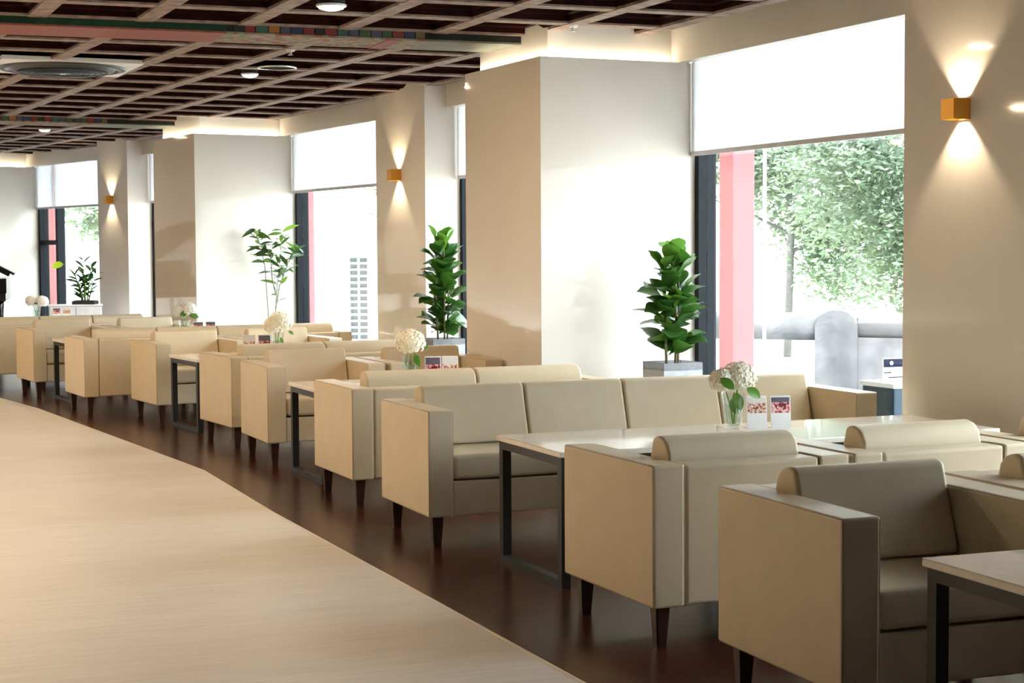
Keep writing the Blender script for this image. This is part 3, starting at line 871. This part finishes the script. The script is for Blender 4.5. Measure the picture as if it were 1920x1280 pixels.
hydrangea(*V[0], 'two-headed cream hydrangea with green leaves on the long table', [(-0.050, -0.01, 0.215, 0.066), (0.030, 0.015, 0.228, 0.085)], 'petal',
          [(-0.008, -0.098, 0.180, 176, 42, 0.85, -72), (0.050, -0.085, 0.185, -4, -32, 0.85, 72), (0.0, -0.045, 0.165, -100, -70, 0.8), (0.01, -0.03, 0.16, -40, -75, 0.9), (-0.012, -0.02, 0.13, -80, -70, 0.75), (0.02, -0.02, 0.12, -120, -65, 0.7)])
hydrangea(*V[1], 'single round cream hydrangea beside two dessert cards', [(0.0, 0.0, 0.245, 0.098)], 'petal',
          [(-0.02, -0.02, 0.17, -110, -50, 0.95), (0.03, -0.02, 0.17, -60, -62, 0.9), (0.06, 0.0, 0.20, 10, 20, 0.6), (0.0, -0.02, 0.14, -90, -40, 0.7)])
hydrangea(*V[2], 'tilted cream hydrangea before the pale-lit armchair', [(-0.02, 0.0, 0.222, 0.088), (0.028, 0.015, 0.250, 0.100)], 'petal',
          [(0.03, -0.01, 0.12, -60, -40, 0.6), (0.10, -0.03, 0.175, 10, -30, 0.55)])
hydrangea(*V[3], 'white hydrangea with dark green leaves before the far column', [(-0.045, 0, 0.250, 0.066), (0.04, 0.0, 0.262, 0.080)], 'petal_white',
          [(-0.03, -0.085, 0.205, 20, 25, 0.9), (0.055, -0.06, 0.205, 5, -8, 1.0), (0.0, -0.07, 0.19, 60, 55, 0.7)])
hydrangea(*V[4], 'white hydrangea on the far table past the farthest sofa', [(-0.06, 0, 0.215, 0.08), (0.07, 0.0, 0.205, 0.085)], 'petal_white',
          [(-0.02, -0.05, 0.18, -20, 20, 0.9)])

# ------------------------------------------------------------------ cards on the tables
def table_card(x, y, heading, label, photo, w=0.100, h=0.152, full=False):
    root = empty('table_card', (x, y, T_H), R(heading))
    tag(root, label, 'card', 'dessert cards on the tables')
    tilt = R(-7)
    pn = finish('stand', box_bm(-w / 2, w / 2, -0.002, 0.002, 0.0, h, 0.0006, 1), M['card'], root)
    pn.rotation_euler = (tilt, 0, 0)
    z0 = 0.012 if full else h * 0.46
    ph = finish('photo', box_bm(-w / 2 + 0.005, w / 2 - 0.005, -0.0030, -0.0021, z0, h - 0.008), M[photo], root)
    ph.rotation_euler = (tilt, 0, 0)
    finish('foot', box_bm(-w / 2, w / 2, -0.004, 0.045, 0.0, 0.004), M['card'], root)
table_card(1.172, 8.09, 8, 'white stand with a pale dessert photo beside the two-headed hydrangea', 'photo_light')
table_card(1.288, 8.10, 8, 'white stand with a dark-topped dessert photo beside the two-headed hydrangea', 'photo_dark')
table_card(-0.515, 11.03, 8, 'dark-topped dessert card beside the single round cream hydrangea', 'photo_dark', 0.105, 0.165, True)
table_card(-0.405, 11.06, 8, 'pale dessert card beside the single round cream hydrangea', 'photo_light', 0.105, 0.165, True)
table_card(-2.180, 14.05, 8, 'pale dessert card beside the tilted cream hydrangea', 'photo_light', 0.105, 0.160, True)
table_card(-2.058, 14.08, 8, 'dark-topped dessert card beside the tilted cream hydrangea', 'photo_dark', 0.105, 0.160, True)
table_card(-3.135, 16.93, 10, 'small dark dessert card beside the white hydrangea with dark leaves', 'photo_dark', 0.10, 0.15)
table_card(-3.020, 16.98, 10, 'small dark-topped card farther from the white hydrangea with dark leaves', 'photo_dark', 0.10, 0.15)
table_card(-5.80, 21.60, 16, 'small white card beside the vase on the far table', 'photo_dark', 0.10, 0.14)
table_card(-5.68, 21.64, 16, 'small white card at the end of the far table', 'photo_light', 0.10, 0.14)

# ------------------------------------------------------------------ potted plants
FIG = [cached(('leaf', 'fig%d' % i), (lambda i=i: leaf_bm(0.15, 0.125, (0.30, 0.45, 0.15)[i], 0.28, 0.6, 7, 0.62, 0.005)), M['fig_leaf']) for i in range(3)]
FIGY = cached(('leaf', 'figy'), lambda: leaf_bm(0.13, 0.10, 0.15, 0.30, 0.6, 7, 0.62, 0.004), M['fig_leaf_young'])
def fig_plant(x, y, heading, pot_w, pot_h, height, n, seed, label):
    rnd = random.Random(seed)
    root = empty('potted_fig', (x, y, 0), R(heading))
    tag(root, label, 'potted plant', 'fiddle leaf figs in grey planters')
    a = pot_w / 2
    bm = bmesh.new()
    add_prism(bm, [(-a, -a), (a, -a), (a, a), (-a, a)], 0.0, pot_h)
    top = [f for f in bm.faces if f.normal.z > 0.5 or all(abs(v.co.z - pot_h) < 1e-6 for v in f.verts)]
    r_ = bmesh.ops.inset_region(bm, faces=top, thickness=0.018, depth=0)
    for vtx in {v for f in top for v in f.verts}: vtx.co.z -= 0.05
    finish('planter', bm, M['planter'], root)
    finish('soil', box_bm(-a + 0.019, a - 0.019, -a + 0.019, a - 0.019, pot_h - 0.065, pot_h - 0.035), M['soil'], root)
    stems = [(-0.045, 0.0), (0.050, 0.02), (0.0, -0.04)]; so = []
    for sx, sy in stems:
        bm = bmesh.new()
        add_tube(bm, [(sx, sy, pot_h - 0.04), (sx * 1.3, sy * 1.2, pot_h + height * 0.4), (sx * 1.1, sy, pot_h + height * 0.82)], [0.010, 0.008, 0.005], 7)
        so.append(finish('stem', bm, M['stem'], root, True))
    for i in range(n):
        t = (i + 0.5) / n
        sx, sy = stems[i % 3]
        az = i * 2.399963 + rnd.uniform(-0.4, 0.4)
        z = pot_h + 0.035 + (height - 0.12) * t
        el = R(26 + 40 * t ** 2 + rnd.uniform(-20, 20))
        s = rnd.uniform(0.85, 1.2) * (1.12 - 0.20 * abs(t - 0.35)) * 1.12
        young = t > 0.84 or rnd.random() < 0.10
        leaf(so[i % 3], FIGY if young else rnd.choice(FIG), None, (sx * 1.1 + 0.012 * math.cos(az), sy + 0.012 * math.sin(az), z), az, el, R(rnd.uniform(-42, 42)), s)
fig_plant(1.065, 11.235, 24.0, 0.29, 0.692, 0.775, 84, 3, 'fiddle leaf fig in a grey planter before the big column and red pillar')
fig_plant(-0.61, 14.95, 24.0, 0.30, 0.66, 0.955, 92, 11, 'taller fiddle leaf fig in a grey planter between the big column and the lamp pier')

SL = cached(('leaf', 'slim'), lambda: leaf_bm(0.165, 0.042, 0.30, 0.2, 0.8, 6, 0.42), M['slim_leaf'])
SLY = cached(('leaf', 'slimy'), lambda: leaf_bm(0.16, 0.046, 0.28, 0.2, 0.8, 6, 0.45), M['slim_leaf_young'])
def cane_plant(x, y):
    rnd = random.Random(21)
    root = empty('potted_cane_plant', (x, y, 0))
    tag(root, 'slender cane plant with narrow drooping leaves beside the far column', 'potted plant')
    finish('planter', lathe_bm([(0.10, 0.0), (0.135, 0.36), (0.14, 0.37), (0.125, 0.37), (0.12, 0.33), (0.001, 0.33)], 24, True, False), M['planter'], root)
    finish('soil', lathe_bm([(0.119, 0.325), (0.001, 0.34)], 20, True, False), M['soil'], root)
    canes = [[(-0.05, 0, 0.33), (-0.07, 0, 0.8), (-0.10, 0, 1.28), (-0.15, 0.0, 1.50), (-0.20, 0, 1.68)],
             [(0.03, 0, 0.33), (0.015, 0, 0.80), (0.04, 0, 1.10), (0.075, 0, 1.36), (0.10, 0, 1.66)],
             [(0.015, 0, 0.80), (0.06, 0.02, 1.05), (0.16, 0.0, 1.30), (0.27, 0.0, 1.48)],
             [(0.02, 0.0, 0.95), (-0.02, -0.02, 1.15), (-0.03, -0.02, 1.38), (0.0, -0.02, 1.52)]]
    co_ = []
    for c in canes:
        bm = bmesh.new(); add_tube(bm, c, [0.009, 0.008, 0.006, 0.004, 0.003][:len(c)], 7)
        co_.append(finish('cane', bm, M['cane'], root, True))
    def at(c, t):
        f = t * (len(c) - 1); i = min(int(f), len(c) - 2)
        return Vector(c[i]).lerp(Vector(c[i + 1]), f - i)
    for ci, t0, cnt in ((0, 0.45, 34), (1, 0.30, 36), (2, 0.35, 28), (3, 0.3, 20)):
        c = canes[ci]
        for i in range(cnt):
            t = t0 + (1 - t0) * (i / (cnt - 1)) ** 0.65
            az = i * 2.4 + rnd.uniform(-0.5, 0.5)
            el = R(rnd.uniform(-20, 60))
            leaf(co_[ci], SLY if rnd.random() < 0.22 else SL, None, at(c, t), az, el, R(rnd.uniform(-60, 60)), rnd.uniform(0.7, 1.3))
cane_plant(-2.63, 18.78)

ZL = cached(('leaf', 'zz'), lambda: leaf_bm(0.115, 0.05, 0.2, 0.25, 0.7, 6, 0.5), M['zz_leaf'])
LL = cached(('leaf', 'lime'), lambda: leaf_bm(0.15, 0.10, 0.3, 0.2, 0.6, 6, 0.5), M['lime_leaf'])
def zz_plant(x, y):
    rnd = random.Random(5)
    root = empty('potted_zz_plant', (x, y, 0.7355))
    tag(root, 'dark-leaved potted plant with one lime leaf at the far window', 'potted plant')
    finish('tray', box_bm(-0.15, 0.15, -0.13, 0.13, 0.0, 0.045, 0.005), M['black_pot'], root)
    finish('soil', box_bm(-0.135, 0.135, -0.115, 0.115, 0.045, 0.052), M['soil'], root)
    tips = [(-0.14, 0, 0.42), (-0.03, 0.03, 0.58), (0.09, 0, 0.52), (0.02, -0.08, 0.36), (0.14, 0.05, 0.40), (-0.08, -0.05, 0.32)]
    for tx, ty, tz in tips:
        c = [(tx * 0.3, ty * 0.3, 0.04), (tx * 0.6, ty * 0.6, 0.04 + (tz - 0.04) * 0.5), (tx, ty, tz)]
        bm = bmesh.new(); add_tube(bm, c, [0.012, 0.009, 0.004], 6); zs = finish('stem', bm, M['green_stem'], root, True)
        for i in range(11):
            t = 0.12 + 0.88 * i / 10
            p = Vector(c[0]).lerp(Vector(c[1]), t * 2) if t < 0.5 else Vector(c[1]).lerp(Vector(c[2]), t * 2 - 1)
            leaf(zs, ZL, None, p, (0 if i % 2 else math.pi) + rnd.uniform(-0.8, 0.8), R(rnd.uniform(20, 60)), R(rnd.uniform(-30, 30)), rnd.uniform(1.0, 1.5))
    bm = bmesh.new(); add_tube(bm, [(-0.03, 0, 0.04), (-0.14, 0, 0.42), (-0.28, -0.02, 0.54)], [0.008, 0.006, 0.004], 6); zs = finish('stem', bm, M['green_stem'], root, True)
    leaf(zs, LL, None, (-0.28, -0.02, 0.54), math.pi, R(-10), R(60), 1.0)
cab = empty('low_cabinet', (-5.83, 22.64, 0), R(16))
tag(cab, 'low white cabinet under the dark-leaved plant', 'cabinet')
finish('body', box_bm(-0.34, 0.34, -0.15, 0.15, 0.0, 0.712, 0.004), M['white_plastic'], cab)
finish('top', box_bm(-0.35, 0.35, -0.16, 0.16, 0.713, 0.735, 0.004), M['card'], cab)
for sx in (-1, 1):
    dr = finish('door', box_bm(sx * 0.17 - 0.162, sx * 0.17 + 0.162, -0.158, -0.151, 0.03, 0.69, 0.002), M['white_plastic'], cab)
    finish('knob', box_bm(sx * 0.03 - 0.006, sx * 0.03 + 0.006, -0.170, -0.159, 0.36, 0.44), M['chrome'], dr)
zz_plant(-5.70, 22.665)

# ------------------------------------------------------------------ piano
def piano(x, y, rz):
    root = empty('grand_piano', (x, y, 0), rz)
    tag(root, 'black grand piano with its lid propped open, at the end of the aisle', 'piano')
    # outline: straight bass side on +x, keyboard towards -y
    pts = [(0.0, -0.75), (0.0, 0.55), (-0.06, 0.72), (-0.22, 0.80), (-0.42, 0.74), (-0.60, 0.52), (-0.80, 0.30), (-1.15, 0.18), (-1.38, 0.02), (-1.45, -0.20), (-1.45, -0.75)]
    finish('case', prism_bm(pts, 0.80, 1.09), M['lacquer'], root)
    finish('key_bed', box_bm(-1.45, 0.0, -0.98, -0.74, 0.80, 0.90, 0.006), M['lacquer'], root)
    finish('keys', box_bm(-1.32, -0.13, -0.96, -0.80, 0.90, 0.915), M['card'], root)
    finish('music_desk', box_bm(-1.1, -0.35, -0.50, -0.48, 1.09, 1.30, 0.004), M['lacquer'], root)
    lid = finish('lid', prism_bm([(p[0] * 1.02, p[1] * 1.02) for p in pts], 0.0, 0.045), M['lacquer'], root)
    lid.location = (0.03, 0, 1.115); lid.rotation_euler = (0, R(28), 0)
    fl_ = finish('lid_flap', prism_bm([(0.05, -0.77), (0.05, -0.30), (-0.30, -0.30), (-0.30, -0.77)], 0.046, 0.075), M['lacquer'], root)
    fl_.location = (0.03, 0, 1.115); fl_.rotation_euler = (0, R(28), 0)
    bm = bmesh.new(); add_tube(bm, [(-1.2, -0.1, 1.09), (-1.08, -0.1, 1.66)], 0.012, 8); finish('prop_stick', bm, M['lacquer'], root)
    for lx, ly in ((-0.12, -0.62), (-1.33, -0.62), (-0.32, 0.55)):
        pleg = finish('leg', lathe_bm([(0.05, 0.0), (0.045, 0.05), (0.05, 0.10), (0.085, 0.70), (0.095, 0.80)], 10), M['lacquer'], root, True)
        pleg.location = (lx, ly, 0)
    bm = bmesh.new(); add_box(bm, -0.82, -0.60, -0.70, -0.62, 0.08, 0.20); add_box(bm, -0.79, -0.77, -0.68, -0.64, 0.20, 0.80); add_box(bm, -0.65, -0.63, -0.68, -0.64, 0.20, 0.80)
    finish('pedal_lyre', bm, M['lacquer'], root)
piano(-6.80, 22.95, R(14))

# ------------------------------------------------------------------ outside
struct(finish('ground', prism_bm([(60, -10), (60, 80), (-40, 80), (-40, 24), (-9.3, 30.0), (-6.6, 26.8), (-4.2, 23.9), (-1.7, 20.2), (0.3, 16.0), (2.2, 12.1), (3.6, 8.4), (5.4, 4.2), (7.0, -4)], -0.5, -0.15), M['pavement']), 'pale sunlit pavement outside the windows')

def pillar(p, heading, w, label):
    root = empty('red_pillar', (p[0], p[1], -0.15), R(heading))
    tag(root, label, 'pillar', 'red pillars outside the windows')
    finish('shaft', box_bm(-w / 2, w / 2, -w / 2, w / 2, 0.25, 4.6, 0.01), M['red_pillar'], root)
    finish('base', box_bm(-w / 2 - 0.05, w / 2 + 0.05, -w / 2 - 0.05, w / 2 + 0.05, 0, 0.25, 0.02), M['pale_stone'], root)
pillar((1.665, 12.56), 24, 0.19, 'square red pillar outside the window with trees')
pillar((-2.50, 20.62), 28, 0.17, 'slim red pillar outside the window with the block screen')
pillar((-7.26, 27.1), 38, 0.21, 'red pillar outside the far window with a mullion')
dp = empty('drainpipe', (2.014, 13.515, -0.15)); tag(dp, 'thin white drainpipe beside the red pillar', 'pipe')
bm = bmesh.new(); add_tube(bm, [(0, 0, 0), (0, 0, 4.6)], 0.014, 8); finish('pipe', bm, M['white_wall'], dp)
bm = bmesh.new(); add_tube(bm, [(-0.10, 0, 1.42), (0.0, 0, 1.42)], 0.008, 6); finish('bracket', bm, M['white_wall'], dp)

def railing():
    root = empty('stone_railing', (2.915, 15.05, -0.15))
    tag(root, 'thick rounded stone railing with a domed post outside', 'railing')
    a = Vector((-1.6, 0.75)); b = Vector((2.4, -1.2))
    d = (b - a).normalized()
    for p, q in ((a, Vector((-0.17, 0.083))), (Vector((0.17, -0.083)), b)):
        bm = bmesh.new()
        add_tube(bm, [(p.x, p.y, 0.885), (q.x, q.y, 0.885)], 0.125, 16); finish('rail', bm, M['pale_stone'], root, True)
    post = [(-0.19, 0.0), (-0.19, 0.90), (-0.165, 0.97), (-0.11, 1.015), (-0.055, 1.035), (0.0, 1.04), (0.055, 1.035), (0.11, 1.015), (0.165, 0.97), (0.19, 0.90), (0.19, 0.0)]
    bm = bmesh.new()
    e = Vector((-d.y, d.x)); f = d
    fa_ = [bm.verts.new((f.x * y - e.x * 0.14, f.y * y - e.y * 0.14, z)) for y, z in post]
    fb_ = [bm.verts.new((f.x * y + e.x * 0.14, f.y * y + e.y * 0.14, z)) for y, z in post]
    bm.faces.new(fa_); bm.faces.new(fb_[::-1])
    for i in range(len(post)):
        j = (i + 1) % len(post); bm.faces.new((fa_[i], fa_[j], fb_[j], fb_[i]))
    bmesh.ops.recalc_face_normals(bm, faces=bm.faces[:])
    finish('post', bm, M['pale_stone'], root)
    n = Vector((d.y, -d.x))
    pl = [a + e * -0.05, b + e * -0.05, b + e * 0.05, a + e * 0.05]
    finish('plinth', prism_bm(pl, 0.0, 0.22), M['pale_stone'], root)
    w = Vector((0.35, -0.17))
    finish('pedestal', prism_bm([w - d * 0.2 - e * 0.12, w + d * 0.32 - e * 0.12, w + d * 0.32 + e * 0.12, w - d * 0.2 + e * 0.12], 0.22, 0.80), M['pale_stone'], root)
railing()

cr = empty('storage_box', (2.37, 10.35, -0.15), R(24)); tag(cr, 'blue-grey box outside the window beside the lamp pier', 'box')
finish('body', box_bm(-0.16, 0.16, -0.16, 0.16, 0.0, 0.745, 0.01), M['blue_crate'], cr)
finish('lid', box_bm(-0.17, 0.17, -0.17, 0.17, 0.745, 0.775, 0.006), M['white_plastic'], cr)
nc = empty('notice_card', (2.325, 10.27, 0.632), R(20)); tag(nc, 'small white notice with a navy band standing on the blue-grey box', 'card')
finish('board', box_bm(-0.09, 0.09, -0.004, 0.004, 0, 0.14), M['card'], nc)
finish('foot', box_bm(-0.09, 0.09, -0.004, 0.04, 0, 0.006), M['card'], nc)
finish('navy_band', box_bm(-0.085, 0.085, -0.006, -0.0041, 0.085, 0.135), M['navy'], nc)
em = finish('emblem', lathe_bm([(0.012, 0.0), (0.012, 0.002), (0.001, 0.002)], 14), M['card'], nc)
em.location = (-0.03, -0.0062, 0.11); em.rotation_euler = (R(90), 0, 0)
for i, (x0, x1, z) in enumerate(((-0.08, -0.03, 0.05), (-0.05, 0.07, 0.02))):
    finish('printed_line', box_bm(x0, x1, -0.006, -0.0041, z, z + 0.006), M['ink'], nc)

def screen(x, y, rz, cols, rows, z0, label):
    root = empty('block_screen', (x, y, -0.15), rz)
    tag(root, label, 'screen wall', 'white block screens outside')
    pw, ph, gx, gz = 0.105, 0.062, 0.137, 0.0905
    W = cols * gx + 0.12; top = z0 + rows * gz + 0.03
    finish('frame', box_bm(-W / 2, W / 2, 0.0, 0.10, 0.0, top + 0.15), M['white_wall'], root)
    me = cached(('block', cols), lambda: box_bm(-pw / 2, pw / 2, -0.004, 0.0, 0, ph), M['block_pane'], False)
    for c in range(cols):
        for r_ in range(rows):
            link('block', me, root, ((c - (cols - 1) / 2) * gx, 0, z0 + r_ * gz + 0.03))
screen(-2.16, 23.96, R(3), 2, 13, 0.30, 'white block screen with two columns of grey blocks, outside')
screen(-8.18, 29.26, R(6), 1, 14, 0.42, 'narrow white block screen outside the far window')
bb = empty('pale_building', (-0.6, 27.0, -0.15)); tag(bb, 'pale building with a flat roof behind the block screen', 'building')
finish('wall', box_bm(-3.2, 1.2, 0.0, 3.0, 0.0, 1.95), M['white_wall'], bb)
finish('blue_board', box_bm(-2.35, -1.75, -0.03, 0.0, 0.0, 1.6), M['pale_blue'], bb)
finish('roof_edge', box_bm(-3.3, 1.3, -0.1, 3.1, 1.95, 2.05), M['white_wall'], bb)

def tree(x, y, h, blobs, n, size, seed, label):
    rnd = random.Random(seed)
    root = empty('tree', (x, y, -0.15))
    tag(root, label, 'tree', 'leafy trees outside the windows')
    bm = bmesh.new()
    add_tube(bm, [(0, 0, 0), (0.05, 0, h * 0.35), (-0.03, 0.05, h * 0.7), (0, 0, h)], [0.06, 0.05, 0.035, 0.015], 8)
    for k in range(9):
        an = k * 2.4; z = h * (0.30 + 0.06 * k)
        add_tube(bm, [(0, 0, z), (math.cos(an) * 0.8, math.sin(an) * 0.8, z + 0.35), (math.cos(an) * 1.6, math.sin(an) * 1.6, z + 0.6)], [0.035, 0.022, 0.01], 5)
    finish('trunk', bm, M['bark'], root, True)
    verts = []; faces = []
    clusters = []
    for bx, by, bz, br in blobs:
        for _ in range(26):
            d = Vector((rnd.gauss(0, 1), rnd.gauss(0, 1), rnd.gauss(0, 1))).normalized() * br * rnd.random() ** 0.4
            clusters.append((bx + d.x, by + d.y, bz + d.z * 0.8))
    for i in range(n):
        c = clusters[rnd.randrange(len(clusters))]
        p = Vector(c) + Vector((rnd.gauss(0, 0.20), rnd.gauss(0, 0.20), rnd.gauss(0, 0.13)))
        a = Vector((rnd.gauss(0, 1), rnd.gauss(0, 1), rnd.gauss(0, 0.5))).normalized()
        b = a.orthogonal().normalized()
        b = (b + Vector((0, 0, 0.3))).normalized()
        s = size * rnd.uniform(0.7, 1.3)
        k = len(verts)
        verts += [p - a * s, p + b * s * 0.45, p + a * s, p - b * s * 0.45]
        faces.append((k, k + 1, k + 2, k + 3))
    me = bpy.data.meshes.new('crown'); me.from_pydata([tuple(v) for v in verts], [], faces); me.materials.append(M['tree_leaf'])
    cr_ = link('crown', me, root); cr_['kind'] = 'stuff'
tree(4.6, 19.4, 4.6, [(0, 0, 3.2, 1.4), (-0.7, 0.2, 2.5, 0.9), (0.5, -0.2, 2.1, 0.9), (0.3, 0, 1.4, 0.8), (-0.2, 0, 2.0, 0.9), (0.4, 0, 1.0, 0.6), (-1.0, 0, 3.2, 0.8)], 26000, 0.045, 1, 'broad leafy tree filling the window behind the stone railing')
tree(4.0, 24.6, 5.0, [(0, 0, 3.6, 1.4), (-0.4, 0.1, 2.6, 0.9), (0.6, 0, 2.0, 0.8), (1.0, 0, 3.0, 1.0), (1.0, 0, 1.6, 0.9), (-0.9, 0, 3.4, 0.9)], 20000, 0.055, 2, 'tree with a slim bare trunk beside the red pillar')
tree(8.6, 26.0, 5.0, [(0, 0, 3.2, 1.5), (-0.9, 0.2, 1.8, 0.9), (0.2, 0, 1.0, 0.9), (-1.0, 0, 3.0, 0.9)], 12000, 0.065, 3, 'dense tree outside close to the lamp pier')
tree(-1.9, 34.0, 5.0, [(0, 0, 4.2, 1.4), (-0.6, 0, 3.4, 0.9), (0.6, 0.2, 3.2, 0.9)], 6000, 0.09, 4, 'tree above the pale building')
tree(-7.6, 35.0, 5.0, [(0, 0, 3.6, 1.6), (0.5, 0, 2.2, 1.0), (-0.7, 0.2, 2.6, 1.0)], 6000, 0.09, 5, 'tree outside the far window with a mullion')
